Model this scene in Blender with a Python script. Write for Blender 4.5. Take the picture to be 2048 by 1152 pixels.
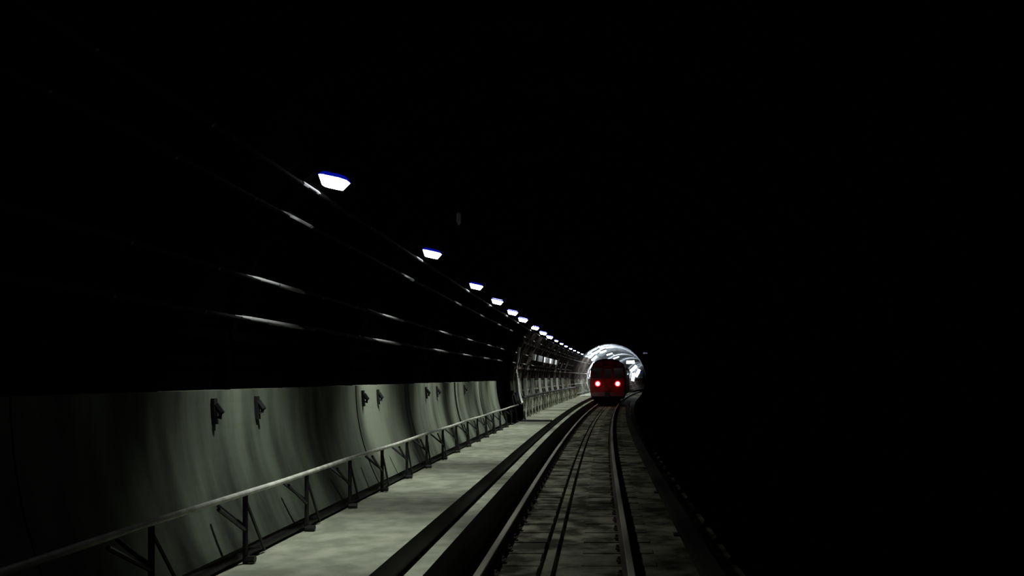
import bpy, bmesh, math, random
from mathutils import Vector, Matrix
random.seed(7)
S = bpy.context.scene
for o in list(bpy.data.objects): bpy.data.objects.remove(o)
COL = S.collection
PI = math.pi

# ---------------- camera (rail top is z=0, track centre x=0 near the camera, y runs down the tunnel)
F = 1600.0
cd = bpy.data.cameras.new('camera'); cam = bpy.data.objects.new('camera', cd); COL.objects.link(cam)
cd.sensor_width = 36; cd.sensor_fit = 'HORIZONTAL'; cd.lens = F/2048*36
cd.shift_x = -176/2048; cd.shift_y = 179/2048
cd.clip_start = .05; cd.clip_end = 400
cam.location = (.47, 0, 2.03); cam.rotation_euler = (PI/2, 0, 0)
S.camera = cam
# ---------------- world, exposure
w = bpy.data.worlds.new('dark'); S.world = w; w.use_nodes = True
w.node_tree.nodes['Background'].inputs[0].default_value = (0, 0, 0, 1)
S.view_settings.view_transform = 'Standard'; S.view_settings.look = 'None'
S.view_settings.gamma = 1; S.view_settings.exposure = 0; S.view_settings.use_curve_mapping = False
LAMP_W, GLOW_W, RED_W = 235.0, 230.0, 8.0

# the tunnel's centreline: straight to 15 m, then a gentle right-hand bend
def bend(y): return 5.1e-4*max(0, y-15)**2
def yaw(y): return -math.atan(2*5.1e-4*max(0, y-15))
ZC = 1.9      # height of the tube's axis

# ---------------- materials
def mat(name, col, rough=.7, metal=0, col2=None, scale=4, bump=0, sc3=None, lo=.4, hi=.6, spec=.5, detail=5):
    m = bpy.data.materials.new(name); m.use_nodes = True; nt = m.node_tree; b = nt.nodes['Principled BSDF']
    b.inputs['Roughness'].default_value = rough; b.inputs['Metallic'].default_value = metal
    b.inputs['Specular IOR Level'].default_value = spec
    b.inputs['Base Color'].default_value = (*col, 1)
    if col2 or bump:
        g = nt.nodes.new('ShaderNodeNewGeometry'); mp = nt.nodes.new('ShaderNodeMapping')
        mp.inputs['Scale'].default_value = sc3 or (1, 1, 1)
        nt.links.new(g.outputs['Position'], mp.inputs[0])
        n = nt.nodes.new('ShaderNodeTexNoise'); n.inputs['Scale'].default_value = scale; n.inputs['Detail'].default_value = detail
        nt.links.new(mp.outputs[0], n.inputs['Vector'])
        if col2:
            r = nt.nodes.new('ShaderNodeValToRGB')
            r.color_ramp.elements[0].position = lo; r.color_ramp.elements[1].position = hi
            r.color_ramp.elements[0].color = (*col2, 1); r.color_ramp.elements[1].color = (*col, 1)
            nt.links.new(n.outputs['Fac'], r.inputs[0]); nt.links.new(r.outputs[0], b.inputs['Base Color'])
        if bump:
            bp = nt.nodes.new('ShaderNodeBump'); bp.inputs['Strength'].default_value = bump
            bp.inputs['Distance'].default_value = .03
            nt.links.new(n.outputs['Fac'], bp.inputs['Height']); nt.links.new(bp.outputs[0], b.inputs['Normal'])
    return m
def emit(name, col, s):
    m = bpy.data.materials.new(name); m.use_nodes = True; b = m.node_tree.nodes['Principled BSDF']
    b.inputs['Base Color'].default_value = (*[min(1, c) for c in col], 1)
    b.inputs['Emission Color'].default_value = (*col, 1); b.inputs['Emission Strength'].default_value = s
    return m
M = dict(
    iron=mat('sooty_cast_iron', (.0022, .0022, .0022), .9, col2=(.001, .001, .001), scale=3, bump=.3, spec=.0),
    iron_left=mat('shaded_iron_left', (.0008, .0008, .0009), .9, col2=(.0004, .0004, .0004), scale=3, bump=.3, spec=.0),  # shade put into the colour: iron darkened to hold back the close lamps' light
    brown=mat('rusty_lining', (.09, .07, .055), .8, col2=(.03, .022, .018), scale=2.5, bump=.4),
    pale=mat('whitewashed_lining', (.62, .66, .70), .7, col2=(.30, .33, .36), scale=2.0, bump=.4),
    wall=mat('stained_concrete', (.30, .335, .25), .85, col2=(.055, .062, .046), scale=1.0, bump=.35, sc3=(.8, 1.5, .22), lo=.36, hi=.60, spec=.15),
    wall2=mat('darker_concrete', (.155, .18, .13), .85, col2=(.03, .034, .026), scale=1.1, bump=.35, sc3=(.8, 1.6, .3), lo=.36, hi=.62, spec=.15),
    seg=mat('far_concrete', (.30, .30, .23), .85, col2=(.07, .065, .05), scale=2.0, bump=.5, lo=.4, hi=.6),
    walk=mat('walkway_concrete', (.47, .49, .37), .85, col2=(.30, .32, .235), scale=3.5, bump=.4, lo=.38, hi=.62, spec=.2),
    ground=mat('track_concrete', (.25, .245, .175), .9, col2=(.045, .043, .03), scale=2.2, bump=.7, lo=.40, hi=.62, spec=.1),
    black=mat('black_rubber_and_shade', (.006, .006, .006), .6),
    dark=mat('dark_steel', (.02, .02, .02), .5, .3),
    cable=mat('black_cable', (.004, .004, .004), .8, spec=.03), glint=mat('pale_glint', (.17, .17, .165), .8, spec=.05), highlight=mat('grey_highlight', (.42, .42, .41), .6), farcable=mat('pale_far_cable', (.10, .095, .09), .5),
    steel=mat('galvanised_pipe', (.85, .86, .74), .5, 0, col2=(.60, .61, .52), scale=9),
    flange=mat('pale_flange', (.60, .63, .58), .5),
    rail=mat('worn_rail', (.30, .28, .22), .6, .2),
    railside=mat('rusty_rail', (.05, .035, .022), .8),
    wood=mat('tarred_timber', (.22, .215, .155), .9, col2=(.045, .043, .03), scale=2.2, lo=.40, hi=.62, spec=.1, bump=.5),
    cover=mat('third_rail_cover', (.03, .03, .024), .8, spec=.1),
    white=mat('white_highlight', (.85, .85, .85), .4), insul=mat('brown_insulator', (.03, .02, .015), .5),
    body=mat('maroon_paint', (.10, .013, .011), .7, col2=(.05, .006, .005), scale=2, spec=.15),
    roof=mat('dark_roof', (.02, .018, .018), .8),
    glass=mat('dark_glass', (.01, .01, .012), .1),
    under=mat('underframe', (.05, .03, .03), .8),
    lamp=emit('lamp_glass', (.92, .96, 1.0), 11.0), lampfringe=emit('lamp_fringe_glow', (.003, .01, .6), .4),
    tail=emit('tail_lamp', (1.0, .62, .60), 3.0), tailhalo=emit('tail_lamp_halo', (1.0, .03, .05), .55),
    liningglow=emit('lining_glow', (.93, .97, 1.0), 6.0), bluefringe=emit('blue_fringe_glow', (.0, .005, .5), .8),
    sign=mat('white_sign', (.85, .85, .85), .5),
)

# ---------------- helpers
def obj(name, bm, m, parent=None, loc=None, smooth=False):
    me = bpy.data.meshes.new(name); bm.normal_update(); bm.to_mesh(me); bm.free()
    for x in (m if isinstance(m, list) else [m]): me.materials.append(x)
    if smooth:
        for p in me.polygons: p.use_smooth = True
    o = bpy.data.objects.new(name, me); COL.objects.link(o)
    if parent: o.parent = parent
    if loc: o.location = loc
    return o
def inst(src, parent, loc, rz=0, scale=None):
    c = src.copy(); COL.objects.link(c); c.parent = parent; c.location = loc; c.rotation_euler = (0, 0, rz)
    if scale: c.scale = scale
    return c
def thing(name, label, cat, loc=(0, 0, 0), rz=0, group=None):
    o = bpy.data.objects.new(name, None); COL.objects.link(o); o.location = loc; o.rotation_euler = (0, 0, rz)
    o.empty_display_size = .1
    o['label'] = label; o['category'] = cat
    if group: o['group'] = group
    return o
def tag(o, label, cat, group=None):
    o['label'] = label; o['category'] = cat
    if group: o['group'] = group
    return o
def struct(name, label=None):
    o = bpy.data.objects.new(name, None); COL.objects.link(o); o['kind'] = 'structure'
    if label: o['label'] = label
    return o
def B(): return bmesh.new()
def box(bm, x0, x1, y0, y1, z0, z1, mi=0, bev=0):
    v = [bm.verts.new((x, y, z)) for x in (x0, x1) for y in (y0, y1) for z in (z0, z1)]
    fs = [bm.faces.new([v[i] for i in q]) for q in ((0,1,3,2),(4,6,7,5),(0,4,5,1),(2,3,7,6),(0,2,6,4),(1,5,7,3))]
    for f in fs: f.material_index = mi
    if bev:
        es = {e for f in fs for e in f.edges}
        bmesh.ops.bevel(bm, geom=list(es), offset=bev, segments=2, affect='EDGES')
    return fs
def tube(bm, pts, r, n=8, mi=0, caps=True):
    rings = []
    for i, p in enumerate(pts):
        p = Vector(p); a = Vector(pts[max(i-1, 0)]); b = Vector(pts[min(i+1, len(pts)-1)])
        d = (b-a).normalized(); u = d.cross(Vector((0, 0, 1)))
        if u.length < 1e-3: u = Vector((1, 0, 0))
        u.normalize(); v = d.cross(u)
        rings.append([bm.verts.new(p + r*(math.cos(2*PI*k/n)*u + math.sin(2*PI*k/n)*v)) for k in range(n)])
    for a, b in zip(rings, rings[1:]):
        for k in range(n):
            f = bm.faces.new((a[k], a[(k+1) % n], b[(k+1) % n], b[k])); f.material_index = mi
    if caps:
        bm.faces.new(rings[0]); bm.faces.new(rings[-1][::-1])
def cyl(bm, c, r, h, axis='Y', n=16, r2=None, mi=0):
    r2 = r if r2 is None else r2
    ra, rb = [], []
    for k in range(n):
        a = 2*PI*k/n; s, t = math.cos(a), math.sin(a)
        def P(rr, d):
            q = {'Y': (rr*s, d, rr*t), 'X': (d, rr*s, rr*t), 'Z': (rr*s, rr*t, d)}[axis]
            return bm.verts.new(Vector(c)+Vector(q))
        ra.append(P(r, -h/2)); rb.append(P(r2, h/2))
    for k in range(n):
        f = bm.faces.new((ra[k], ra[(k+1) % n], rb[(k+1) % n], rb[k])); f.material_index = mi
    f = bm.faces.new(ra); f.material_index = mi; f = bm.faces.new(rb[::-1]); f.material_index = mi
def sweep(bm, prof, y0, y1, step=1.5, closed=True, mi=0):
    """extrude a closed (c, z) profile along the tunnel's bend"""
    n = max(2, int(round((y1-y0)/step))+1) if y1 > 15 else 2
    ys = [y0+(y1-y0)*i/(n-1) for i in range(n)]
    rings = [[bm.verts.new((c+bend(y), y, z)) for c, z in prof] for y in ys]
    k = len(prof)
    for a, b in zip(rings, rings[1:]):
        for i in range(k if closed else k-1):
            f = bm.faces.new((a[i], a[(i+1) % k], b[(i+1) % k], b[i])); f.material_index = mi
    if closed: bm.faces.new(rings[0][::-1]); bm.faces.new(rings[-1])
def rect(c0, c1, z0, z1): return [(c0, z0), (c0, z1), (c1, z1), (c1, z0)]
def pol(r, a):   # angle in degrees from the crown, + to the right
    return (r*math.sin(math.radians(a)), r*math.cos(math.radians(a)))
def pbox(bm, r0, r1, a0, a1, y0, y1, n=1, mi=0):
    """solid block between two radii and two angles, about the tube's axis"""
    rows = []
    for i in range(n+1):
        a = a0+(a1-a0)*i/n; x0, z0 = pol(r0, a); x1, z1 = pol(r1, a)
        rows.append([bm.verts.new(p) for p in ((x0, y0, z0), (x1, y0, z1), (x1, y1, z1), (x0, y1, z0))])
    for a, b in zip(rows, rows[1:]):
        for k in range(4):
            f = bm.faces.new((a[k], a[(k+1) % 4], b[(k+1) % 4], b[k])); f.material_index = mi
    for f in (rows[0][::-1], rows[-1]):
        f = bm.faces.new(f); f.material_index = mi

# ---------------- tunnel shell
ceiling = struct('ceiling', 'sooty segmental lining over the crown of the tunnel')
wall_left = struct('wall_left', 'curved left wall, pale concrete below black lining')
wall_right = struct('wall_right', 'unlit curved right wall of the tunnel')
floor = struct('floor', 'concrete track bed with raised walkway on the left')
RW = 1.2
def ring_seg(a0, a1, nlong, m, name='lining_segment'):
    bm = B()
    n = max(2, int(abs(a1-a0)/7.5))
    pbox(bm, 3.02, 3.14, a0, a1, 0, RW, n)
    pbox(bm, 2.90, 3.02, a0, a1, 0, .09, n)          # ring flange
    for i in range(nlong):
        a = a0+(a1-a0)*(i+.5)/nlong
        pbox(bm, 2.92, 3.02, a-.8, a+.8, .09, RW)
    bm.normal_update()
    bmesh.ops.recalc_face_normals(bm, faces=bm.faces)
    return obj(name, bm, m)
protos = {}
def seg(parent, key, a0, a1, nl, m, y):
    if key not in protos:
        o = ring_seg(a0, a1, nl, m); protos[key] = o; o.parent = parent
        o.location = (bend(y), y, ZC); o.rotation_euler = (0, 0, yaw(y))
    else: inst(protos[key], parent, (bend(y), y, ZC), yaw(y))
y = -3.6
while y < 172:
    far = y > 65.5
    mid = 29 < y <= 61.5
    deep = y > 80
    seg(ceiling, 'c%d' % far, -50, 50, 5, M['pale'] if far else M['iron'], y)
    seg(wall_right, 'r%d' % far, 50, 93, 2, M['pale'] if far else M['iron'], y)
    seg(wall_right, 'rl', 93, 137, 2, M['iron'], y)  # lower right stays black past the train: its shade put into colour
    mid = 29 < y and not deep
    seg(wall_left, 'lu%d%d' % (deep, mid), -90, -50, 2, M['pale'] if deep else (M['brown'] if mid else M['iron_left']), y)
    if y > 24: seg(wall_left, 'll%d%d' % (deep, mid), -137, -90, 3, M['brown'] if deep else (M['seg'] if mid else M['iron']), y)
    y += RW

# lower left wall: cast concrete panels with recessed joints
AT = -89.6
for y0, y1 in ((-3.6, 4.5), (4.515, 10.85), (10.9, 13.75), (13.9, 18.15), (18.35, 21.7), (21.85, 25.2)):
    bm = B(); pbox(bm, 2.85, 3.0, -121.5, AT, 0, y1-y0, 14)
    bmesh.ops.recalc_face_normals(bm, faces=bm.faces)
    ym = (y0+y1)/2
    o = obj('concrete_panel', bm, M['wall2'] if y1 < 11 else M['wall'], wall_left, (bend(ym)+math.tan(yaw(ym))*(y1-y0)/2, y0, ZC))  # nearest panels get a darker concrete colour
    if y1 < 11: o['label'] = 'darker greenish concrete panel'
    o.rotation_euler = (0, 0, yaw((y0+y1)/2))
bm = B(); pbox(bm, 2.97, 3.05, -123, AT, -3.6, 26, 14); bmesh.ops.recalc_face_normals(bm, faces=bm.faces)
obj('joint_backing', bm, M['black'], wall_left, (0, 0, ZC))

# floor: ground with a narrow twin-grooved drain, step and walkway
G = -.22
def riser(bm):            # side faces towards the track are black: their shade put into colour
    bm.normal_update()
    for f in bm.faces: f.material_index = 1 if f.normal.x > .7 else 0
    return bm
bm = B()
sweep(bm, [(-1.07, -.6), (-1.07, G), (-.265, G), (-.265, G-.12), (-.205, G-.12), (-.205, G+.0), (-.095, G), (-.095, G-.12),
           (-.035, G-.12), (-.035, G), (2.12, G), (2.12, -.6)], -3.6, 125)
bmesh.ops.recalc_face_normals(bm, faces=bm.faces)
obj('track_bed', bm, M['ground'], floor)
bm = B(); sweep(bm, rect(-1.28, -1.07, -.6, .31), -3.6, 125); bmesh.ops.recalc_face_normals(bm, faces=bm.faces)
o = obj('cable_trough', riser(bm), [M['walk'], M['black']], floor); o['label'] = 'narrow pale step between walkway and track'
slab = [(-3.6, 5.0), (5.02, 9.9), (9.92, 14.9), (14.92, 20.4), (20.42, 27.3), (27.6, 33), (33.02, 40), (40.02, 50), (50.02, 62), (62.02, 125)]
for y0, y1 in slab:
    bm = B(); sweep(bm, rect(-2.62, -1.28, -.6, .53), y0, y1); bmesh.ops.recalc_face_normals(bm, faces=bm.faces)
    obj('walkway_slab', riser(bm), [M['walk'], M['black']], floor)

# bulkhead frame at about 27-29 m
def ringmesh(r0, r1, a0, a1, y0, y1, n=24):
    bm = B(); pbox(bm, r0, r1, a0, a1, y0, y1, n); bmesh.ops.recalc_face_normals(bm, faces=bm.faces); return bm
fr = thing('bulkhead_frame', 'black ring-shaped frame standing out of the tunnel wall beside the walkway', 'frame', (bend(27), 0, ZC))
obj('ring', ringmesh(2.74, 3.04, -137, 137, 25.4, 27.9, 40), M['iron'], fr)
bm = B(); tube(bm, [(-2.43, 28.05, 1.19), (-2.50, 28.05, .73), (-2.54, 28.05, .25), (-2.48, 28.05, -.34), (-2.35, 28.05, -.76)], .055, 8)
o = obj('edge_post', bm, M['flange'], fr, smooth=True); o['label'] = 'pale bent steel post catching the light'
bm = B(); box(bm, -2.5, -2.28, 27.3, 27.9, -1.37, -.8); obj('foot_block', bm, M['iron'], fr)
bm = B(); box(bm, -2.5, -1.27, 27.22, 27.8, -1.6, -1.33); obj('sill', bm, M['black'], fr)
bm = B()
tube(bm, [(-2.42, 28.0, -1.37), (-2.62, 28.2, -.5)], .06, 8); tube(bm, [(-2.25, 28.3, -1.37), (-2.5, 28.4, -.7)], .045, 8)
obj('stay', bm, M['dark'], fr)

# ---------------- railway track
track = thing('railway_track', 'pair of steel running rails on timber sleepers in concrete bed', 'railway track')
railp = [(-.075, -.175), (-.075, -.155), (-.012, -.135), (-.012, -.04), (-.037, -.03), (-.037, -.004), (-.028, 0),
         (.028, 0), (.037, -.004), (.037, -.03), (.012, -.04), (.012, -.135), (.075, -.155), (.075, -.175)]
for s, lb in ((-1, 'left running rail, nearer the walkway'), (1, 'right running rail')):
    bm = B(); sweep(bm, [(c+s*.797, z) for c, z in railp], -3.6, 120); bmesh.ops.recalc_face_normals(bm, faces=bm.faces)
    for f in bm.faces:
        f.material_index = 0 if f.calc_center_median().z > -.002 or (f.calc_center_median().z > -.035) else 1
    o = obj('rail', bm, [M['rail'], M['railside']], track); o['label'] = lb
bm = B(); box(bm, -.45, .45, -.12, .12, -.06, .004, bev=.003); sl = obj('sleeper', bm, M['wood'], track)
bm = B(); box(bm, -.13, .13, -.06, .06, 0, .02)
for sx in (-.1, .1): cyl(bm, (sx, 0, .035), .018, .04, 'Z', 6)
fs = obj('rail_fastening', bm, M['railside'], track)
first = True; y = 4.2; k = 0
while y < 66:
    for s in (-1, 1):
        p = (s*.66+bend(y)+(.04 if s > 0 else -.04) , y, G+.01); q = (s*.797+bend(y), y, G+.04)
        if first and s == -1: sl.location = p; fs.location = q
        else: inst(sl, track, p, yaw(y)); inst(fs, track, q, yaw(y))
    first = False; y += .68
# centre drain cover strip edges are cut into the floor; third rail on the right
tr = thing('third_rail', 'covered third rail on brackets right of the track', 'third rail')
bm = B(); sweep(bm, rect(1.50, 1.58, .04, .13), -3.6, 64); bmesh.ops.recalc_face_normals(bm, faces=bm.faces); obj('conductor_rail', bm, M['railside'], tr)
bm = B(); sweep(bm, [(1.44, .10), (1.46, .185), (1.64, .185), (1.68, .06), (1.66, .06), (1.62, .17), (1.475, .17), (1.455, .10)], -3.6, 64)
bmesh.ops.recalc_face_normals(bm, faces=bm.faces); obj('cover', bm, M['cover'], tr)
bm = B(); box(bm, .10, .16, -.04, .04, -.37, 0, bev=.006); box(bm, 0, .16, -.04, .04, -.04, .03)
box(bm, .02, .24, -.08, .08, -.38, -.33); br0 = obj('bracket', bm, M['dark'], tr, (1.5, 3, .14))
bm = B(); cyl(bm, (0, 0, 0), .035, .05, 'Z', 10); in0 = obj('insulator', bm, M['insul'], br0, (.04, 0, -.02))
y = 7.2
while y < 62:
    b = inst(br0, tr, (1.5+bend(y), y, .14), yaw(y)); inst(in0, b, (.04, 0, -.02)); y += 4.2

# ---------------- handrail of pipe on braced posts along the walkway, against the wall
hr = thing('handrail', 'pale steel pipe handrail on dark braced posts between walkway and curved wall', 'handrail')
def path(c, z, y0, y1, sag=0, per=1.2):
    n = max(2, int((y1-y0)/1.0)); out = []
    for i in range(n+1):
        y = y0+(y1-y0)*i/n
        out.append((c+bend(y), y, z+sag*math.sin(y*2*PI/per)))
    return out
bm = B(); tube(bm, path(-2.39, 1.10, -1, 27.25, .006, 4.1), .024, 8); obj('pipe', bm, M['steel'], hr, smooth=True)
bm = B(); tube(bm, [(0, 0, -.57), (0, 0, -.02)], .022, 6); tube(bm, [(-.01, 0, -.535), (.08, 0, -.535)], .03, 6)
ps = obj('post', bm, M['dark'], hr, (-2.39, 2.4, 1.10))
bm = B(); tube(bm, [(0, 0, -.05), (-.02, .42, -.55)], .014, 6); tube(bm, [(0, 0, -.28), (-.22, 0, -.10)], .016, 6); tube(bm, [(0, 0, -.30), (0, -.45, -.06)], .016, 6)
bc = obj('brace', bm, M['dark'], ps)
y = 3.75
while y < 27:
    p = inst(ps, hr, (-2.39+bend(y), y, 1.10), yaw(y)); inst(bc, p, (0, 0, 0)); y += 1.35
bm = B(); tube(bm, path(-2.475, .585, -1, 27.2), .048, 8)
tag(obj('black_hose', bm, M['black'], smooth=True), 'thick black hose lying where walkway meets the curved concrete wall', 'hose')
bm = B(); tube(bm, path(-2.47, .57, 28.9, 61), .04, 8)
tag(obj('black_hose', bm, M['black'], smooth=True), 'black hose on the far walkway beyond the ring-shaped frame', 'hose')

# far handrail, beyond the frame
hr2 = thing('handrail', 'dark far pipe rail on pale brackets beyond the ring-shaped frame', 'handrail')
bm = B(); tube(bm, path(-2.42, 1.30, 29, 61), .05, 8); obj('pipe', bm, M['black'], hr2, smooth=True)
bm = B(); tube(bm, [(0, 0, -.77), (0, 0, 0)], .035, 6); p2 = obj('post', bm, M['steel'], hr2, (-2.42+bend(30), 30, 1.3))
bm = B(); tube(bm, [(0, 0, -.1), (.12, .5, -.74)], .03, 6); b2 = obj('brace', bm, M['steel'], p2)
y = 31.1
while y < 60:
    p = inst(p2, hr2, (-2.42+bend(y), y, 1.30), yaw(y)); inst(b2, p, (0, 0, 0)); y += 1.25
# pale wall ribs with cradle feet
bm = B(); pbox(bm, 2.80, 2.92, -105, -88, -.13, .13, 6); box(bm, -2.86, -2.45, -.12, .12, -.74, -.64)
bmesh.ops.recalc_face_normals(bm, faces=bm.faces)
rb0 = obj('wall_bracket', bm, M['flange'])
tag(rb0, 'pale curved cable bracket on far left wall beyond the black frame', 'bracket', 'pale brackets on the far left wall')
ysr = [31.0, 33.6, 36.6, 39.8, 43.2, 46.6, 50.2, 54, 58]
for i, y in enumerate(ysr):
    o = rb0 if i == 0 else inst(rb0, None, (0, 0, 0))
    o.location = (bend(y), y, ZC); o.rotation_euler = (0, 0, yaw(y))
    o['label'] = ['pale curved wall bracket nearest the ring-shaped black frame', 'second pale wall bracket beyond the black frame', 'third pale wall bracket beyond the black frame',
                  'fourth pale wall bracket beyond the black frame', 'fifth pale wall bracket beyond the black frame', 'sixth pale wall bracket beyond the black frame',
                  'seventh pale wall bracket, third from the train end', 'second pale wall bracket from the train', 'pale wall bracket nearest the train'][i]

# ---------------- cables on the upper left wall
ly = [7.17, 11.35, 15.4, 18.5, 21.6, 24.3, 28.2, 31.6, 34.7, 38.5, 41.9, 45.2, 49.0, 52.4, 56.2, 60.2, 66]
names = ['topmost black cable on the dark left wall, just under the lamps', 'second black cable from the top on dark left wall',
         'third black cable from the top on dark left wall', 'lowest black cable, nearest above the pale concrete wall']
cpos = [(-2.06, 3.68, .020), (-2.296, 3.47, .018), (-2.59, 2.91, .018), (-2.70, 2.56, .020)]
for (c, z, r), nm in zip(cpos, names):
    cb = thing('wall_cable', nm, 'cable', group='cables along the left wall')
    bm = B(); tube(bm, path(c, z, -3, 61, .008, 4.0), r, 8); obj('cable_run', bm, M['cable'], cb, smooth=True)
    bm = B(); d = Vector((c, z-ZC)).normalized()
    tube(bm, [(d.x*(-.02), 0, d.y*(-.02)), (d.x*(3.03-Vector((c, z-ZC)).length), 0, d.y*(3.03-Vector((c, z-ZC)).length))], .014, 6)
    h0 = obj('hanger', bm, M['dark'], cb, (c, 1.6, z)); y = 2.8
    while y < 60: inst(h0, cb, (c+bend(y), y, z), yaw(y)); y += 1.2
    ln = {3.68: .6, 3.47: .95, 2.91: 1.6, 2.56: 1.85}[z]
    bm = B(); cyl(bm, (0, .1*ln, 0), r*.5, .2*ln, 'Y', 8, r+.003); cyl(bm, (0, .5*ln, 0), r+.003, .6*ln, 'Y', 8); cyl(bm, (0, .9*ln, 0), r+.003, .2*ln, 'Y', 8, r*.5)  # lamp highlights on the cable, put into shape and colour as pale lengths
    v0 = obj('glint', bm, M['highlight'] if z > 3.3 else M['glint'], cb, smooth=True); v0['label'] = 'short painted highlight under a lamp'
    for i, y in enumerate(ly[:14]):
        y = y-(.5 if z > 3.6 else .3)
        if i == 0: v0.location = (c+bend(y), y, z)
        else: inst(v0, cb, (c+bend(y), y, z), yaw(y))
# cable highlights on the far wall, modelled as separate pale lengths
dk = [(33.4, 34.6), (35.8, 37.6), (38.4, 40.6), (40.9, 43.6), (44.2, 46.4)]
for i, (y0, y1) in enumerate(dk):
    bm = B(); sweep(bm, [(-2.56, 2.76), (-2.53, 3.02), (-2.48, 3.02), (-2.51, 2.76)], y0, y1); bmesh.ops.recalc_face_normals(bm, faces=bm.faces)
    tag(obj('cable_highlight', bm, M['white'] if 0 < i < 4 else M['highlight']), ['short greyish cable highlight nearest the black frame', 'second white cable highlight from the black frame',
        'middle one of the row of white cable highlights', 'fourth and longest white cable highlight', 'last greyish cable highlight in the row'][i], 'cable duct', 'cable highlights on the far left wall')
# hooks just under the top edge of the concrete wall
bm = B(); pbox(bm, 2.82, 2.86, -95.5, -91, -.05, .05, 3); tube(bm, [(-2.82, 0, -.1), (-2.77, 0, -.17), (-2.79, 0, -.22)], .03, 6)
bmesh.ops.recalc_face_normals(bm, faces=bm.faces)
hk = obj('wall_hook', bm, M['black'])
hooks = [(6.85, 'leftmost black hook, above the large greenish wall patch'), (7.7, 'second black hook from the left, near the first'), (11.15, 'black hook left of a pair under the wall edge'),
         (11.9, 'black hook right of a pair under the wall edge'), (15.2, 'left hook of the far pair under wall edge'), (16.2, 'right hook of the far pair under wall edge'), (19.4, 'black hook nearest the ring-shaped frame')]
for i, (y, lb) in enumerate(hooks):
    o = hk if i == 0 else inst(hk, None, (0, 0, 0))
    o.location = (bend(y), y, ZC); o.rotation_euler = (0, 0, yaw(y)); tag(o, lb, 'hook', 'hooks under the wall edge'); o.scale = (1, .6, 1)

# ---------------- lamps on the left shoulder
words = ['', 'second', 'third', 'fourth', 'fifth', 'sixth', 'seventh', 'eighth', 'ninth', 'tenth', 'eleventh', 'twelfth', 'thirteenth', 'fourteenth', 'fifteenth', 'sixteenth']
def bowl(bm, w0, l0, w1, l1, h):
    a = [bm.verts.new((x*w0, y*l0, 0)) for x, y in ((-1,-.6),(-.6,-1),(.6,-1),(1,-.6),(1,.6),(.6,1),(-.6,1),(-1,.6))]
    b = [bm.verts.new((x*w1, y*l1, -h)) for x, y in ((-1,-.6),(-.6,-1),(.6,-1),(1,-.6),(1,.6),(.6,1),(-.6,1),(-1,.6))]
    for k in range(8): bm.faces.new((a[k], a[(k+1) % 8], b[(k+1) % 8], b[k]))
    bm.faces.new(a[::-1]); bm.faces.new(b)
    bmesh.ops.recalc_face_normals(bm, faces=bm.faces)
sp = bpy.data.lights.new('tunnel_lamp_light', 'SPOT'); sp.energy = LAMP_W; sp.spot_size = math.radians(116); sp.spot_blend = 1.0
sp.shadow_soft_size = .05; sp.color = (.95, 1.0, .96)
l0 = None
for i, y in enumerate(ly):
    lb = ('large nearest tunnel lamp high on the left wall' if i == 0 else
          '%s tunnel lamp counted from the nearest, on the left shoulder' % words[i] if i < 16 else 'last small tunnel lamp, touching the bright arc left of the train roof')
    t = thing('tunnel_lamp', lb, 'lamp', (-1.91+bend(y), y, 3.81), yaw(y), 'tunnel lamps along the left shoulder')
    t.rotation_euler.y = math.radians(12)
    if l0 is None:
        bm = B(); bowl(bm, .125, .10, .085, .06, .08); g = obj('diffuser', bm, M['lamp'], t, (0, 0, 0))
        bm = B(); bowl(bm, .10, .085, .132, .11, .035); h = obj('fringe_housing', bm, M['lampfringe'] , t, (0, 0, .036))  # blue lens fringe above the lamp, put in as a glowing housing
        bm = B(); tube(bm, [(0, 0, .03), (-.21, 0, .22)], .02, 6); box(bm, -.07, .07, -.06, .06, .034, .09); k = obj('arm', bm, M['iron'], t)
        l0 = (g, h, k)
    else:
        s = 1.0 if i < 3 else (min(1.15, 1+.05*(i-2)) if i < 9 else .72)
        for q in l0:
            c = inst(q, t, tuple(q.location))
            if q is not l0[2]: c.scale = (s, s, s)
            if q is l0[1] and i > 2: c.scale = (s*.9, s*.9, .15)
    L = bpy.data.objects.new('lamp_light', sp); COL.objects.link(L); L.parent = t; L.location = (0, 0, -.16); L.rotation_euler = (math.radians(5), math.radians(-9), 0); L.scale = (1, .62, 1)

# small things on the ceiling and the right wall
bm = B(); box(bm, -.03, .03, -.03, .03, -.05, .1, bev=.008); cyl(bm, (0, 0, -.06), .02, .03, 'Z', 8)
tag(obj('ceiling_stud', bm, M['flange'], None, (-1.56, 11.5, 4.30)), 'tiny pale stud on the dark crown right of the second lamp', 'stud')
bm = B(); cyl(bm, (0, 0, 0), .05, .1, 'Y', 10); box(bm, 0, .45, .03, .07, -.03, .03)
tag(obj('reflection_dot', bm, emit('faint_reflection', (.5, .55, .7), .12), None, (2.38+bend(41), 41, 3.28)), 'tiny faint reflection on the right wall right of the train', 'reflection')  # a small reflection, put in as a faintly glowing disc

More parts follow.
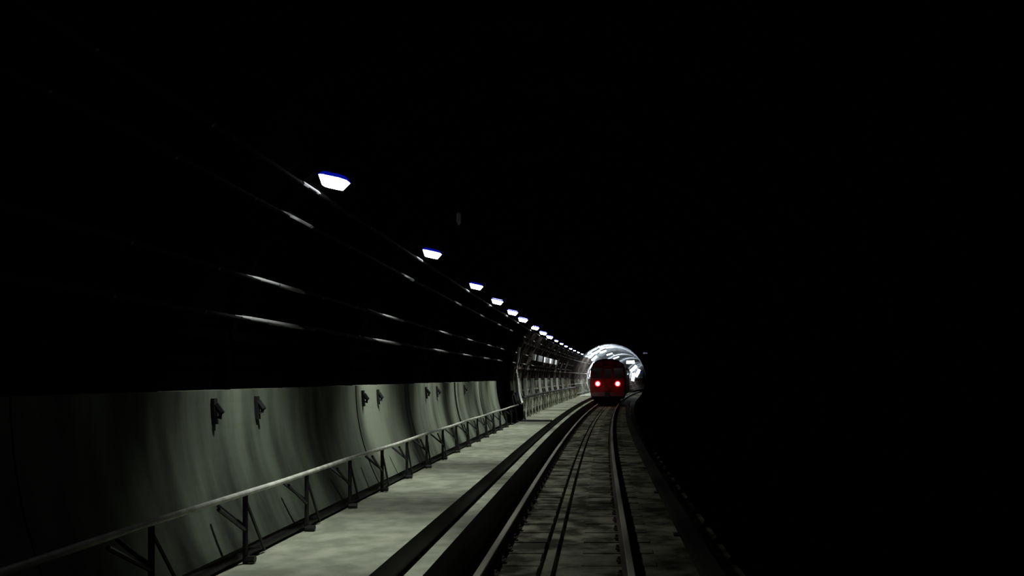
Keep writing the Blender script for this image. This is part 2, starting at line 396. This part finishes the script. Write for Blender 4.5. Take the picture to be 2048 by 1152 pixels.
# ---------------- metro train ahead
TY = 61.5
train = thing('metro_train', 'dark red rear end of metro train with two glowing tail lamps', 'train', (bend(TY)-.04, TY, 0), yaw(TY+6))
pr = [(-1.30, .62), (-1.35, .95), (-1.36, 2.2), (-1.31, 2.75), (-1.15, 3.1), (-.8, 3.32), (-.3, 3.42), (.3, 3.42), (.8, 3.32), (1.15, 3.1), (1.31, 2.75), (1.36, 2.2), (1.35, .95), (1.30, .62)]
def prism(bm, prof, ys, scales, mi=0):
    rings = [[bm.verts.new((x*s, y, 2+(z-2)*s)) for x, z in prof] for y, s in zip(ys, scales)]
    k = len(prof)
    for a, b in zip(rings, rings[1:]):
        for i in range(k): bm.faces.new((a[i], a[(i+1) % k], b[(i+1) % k], b[i]))
    bm.faces.new(rings[0][::-1]); bm.faces.new(rings[-1]); bmesh.ops.recalc_face_normals(bm, faces=bm.faces)
bm = B(); prism(bm, pr, [0, .12, 19, 19.1], [.96, 1, 1, .97]); obj('car_body', bm, M['body'], train)
bm = B(); prism(bm, [(-1.17, 3.1), (-.8, 3.36), (-.3, 3.47), (.3, 3.47), (.8, 3.36), (1.17, 3.1)], [.1, 18.9], [1, 1]); obj('roof', bm, M['roof'], train)
for s in (-1, 1):
    bm = B(); box(bm, s*.82-.36, s*.82+.36, -.03, .02, 1.95, 2.75, bev=.02)
    wn = obj('end_window', bm, M['glass'], train)
    bm = B(); x0, x1 = s*.82-.40, s*.82+.40
    for a in ((x0, x1, 1.90, 1.95), (x0, x1, 2.75, 2.80), (x0, x0+.04, 1.95, 2.75), (x1-.04, x1, 1.95, 2.75)): box(bm, a[0], a[1], -.05, .02, a[2], a[3])
    obj('window_frame', bm, M['under'], wn)
    bm = B(); cyl(bm, (s*.765, -.06, 1.55), .15, .08, 'Y', 20, .16); tl = obj('tail_lamp', bm, M['tail'], train)
    bm = B(); cyl(bm, (s*.765, -.03, 1.55), .23, .06, 'Y', 20); obj('lamp_halo', bm, M['tailhalo'], tl)  # red halo round the tail lamp, drawn as a glowing ring
    bm = B(); tube(bm, [(s*1.2, -.04, 1.0), (s*1.2, -.1, 1.05), (s*1.2, -.1, 1.35), (s*1.2, -.04, 1.4)], .015, 6); obj('grab_rail', bm, M['under'], train)
    bm = B()
    for yy in (2.6, 4.7, 14.4, 16.5): cyl(bm, (s*.78, yy, .39), .39, .12, 'X', 24)
    obj('wheels', bm, M['dark'], train)
    for yy in (4, 8.6, 13.2):
        bm = B(); box(bm, s*1.35-.03, s*1.35+.03, yy, yy+1.3, .95, 2.85, bev=.01); dr = obj('side_door', bm, M['body'], train)
        bm = B(); box(bm, s*1.365-.03, s*1.365+.03, yy+.15, yy+1.15, 1.8, 2.6); obj('door_window', bm, M['glass'], dr)
bm = B(); box(bm, -.38, .38, -.04, .02, .98, 2.95, bev=.015); ed = obj('end_door', bm, M['body'], train)
bm = B(); box(bm, -.27, .27, -.06, -.03, 1.95, 2.7, bev=.01); obj('door_window', bm, M['glass'], ed)
bm = B(); tube(bm, [(.3, -.05, 1.6), (.3, -.1, 1.6), (.3, -.1, 1.8), (.3, -.05, 1.8)], .012, 6); obj('handle', bm, M['dark'], ed)
bm = B(); box(bm, -1.3, 1.3, -.08, .3, .55, .9, bev=.04); obj('buffer_beam', bm, M['under'], train)
bm = B(); box(bm, -.1, .1, -.55, .2, .62, .82, bev=.02); box(bm, -.2, .2, -.7, -.5, .52, .92, bev=.03); obj('coupler', bm, M['dark'], train)
bm = B()
for yy in (2.2, 14): box(bm, -.95, .95, yy, yy+3, .25, .6, bev=.04)
box(bm, -1.1, 1.1, 7, 12, .2, .62, bev=.04); box(bm, -.9, .9, .5, .7, .1, .6)
obj('underframe', bm, M['under'], train)
rl = bpy.data.lights.new('tail_light', 'POINT'); rl.energy = RED_W; rl.color = (1, .04, .03); rl.shadow_soft_size = .15
for s in (-1, 1):
    L = bpy.data.objects.new('tail_light', rl); COL.objects.link(L); L.parent = train; L.location = (s*.765, -.75, 1.55)

# ---------------- added glow tubes standing in for the lit lining around the train
gl = bpy.data.lights.new('lining_glow_light', 'POINT'); gl.energy = GLOW_W; gl.color = (.86, .94, 1); gl.shadow_soft_size = .1  # added light that brightens the lining around the train
fl = [(-1.24, 67.7, 4.19, 'uppermost added glow tube of the arc left of the train', 1), (-1.77, 72.7, 3.80, 'second added glow tube down the arc left of the train', 1),
      (-2.24, 76.7, 3.23, 'third added glow tube down the arc left of the train', 0), (-2.55, 78.9, 2.42, 'lowest added glow tube left of the train above its tail lamp', 1),
      (-0.88, 71.3, 4.35, 'left added glow tube of the slanting row above the train roof', 1), (-0.76, 80.4, 4.39, 'middle added glow tube of the slanting row above the roof', 0),
      (-0.81, 93.7, 4.37, 'right added glow tube of the slanting row above the roof', 1),
      (-0.06, 112.0, 4.20, 'upper added glow tube right of the train', 1), (-1.56, 139.1, 3.59, 'middle added glow tube right of the train', 0),
      (-2.08, 153.1, 2.89, 'outer added glow tube right of the train', 1), (-2.30, 146.4, 2.12, 'lowest added glow tube right of the train', 1)]
for i, (c, y, z, lb, lit) in enumerate(fl):
    ang = math.atan2(c, z-ZC)
    t = thing('lining_glow_tube', lb, 'lamp', (c+bend(y), y, z), yaw(y), 'added glow tubes around the train')
    h = (.30 if i < 7 else .42)*max(1, y/85); q_ = max(1, y/85)
    d = Vector((math.cos(ang), 0, -math.sin(ang))); u = Vector((math.sin(ang), 0, math.cos(ang)))
    bm = B(); tube(bm, [d*-h, d*(-h*.6)-u*.02, d*(h*.6)-u*.02, d*h], .085 if i < 4 else (.07 if i < 7 else .16*q_), 8); obj('glow_tube', bm, M['liningglow'], t, smooth=True)
    bm = B(); tube(bm, [d*(-h-.05)+u*.13, d*(h+.05)+u*.13], .05, 6)
    for s_ in (-1, 1): tube(bm, [d*(s_*h*.9), d*(s_*h*.9)+u*.2], .03, 6)
    obj('fitting', bm, M['dark'], t)
    if lit:
        L = bpy.data.objects.new('lining_glow_light', gl); COL.objects.link(L); L.parent = t; L.location = -u*.35
    if i == 9:
        bm = B(); cyl(bm, (.42, .02, .1), .2, .1, 'Y', 14); o = obj('blue_fringe', bm, M['bluefringe'], t); o['label'] = 'deep blue fringe of the glare'  # blue fringe of the glare, drawn as an added glowing disc
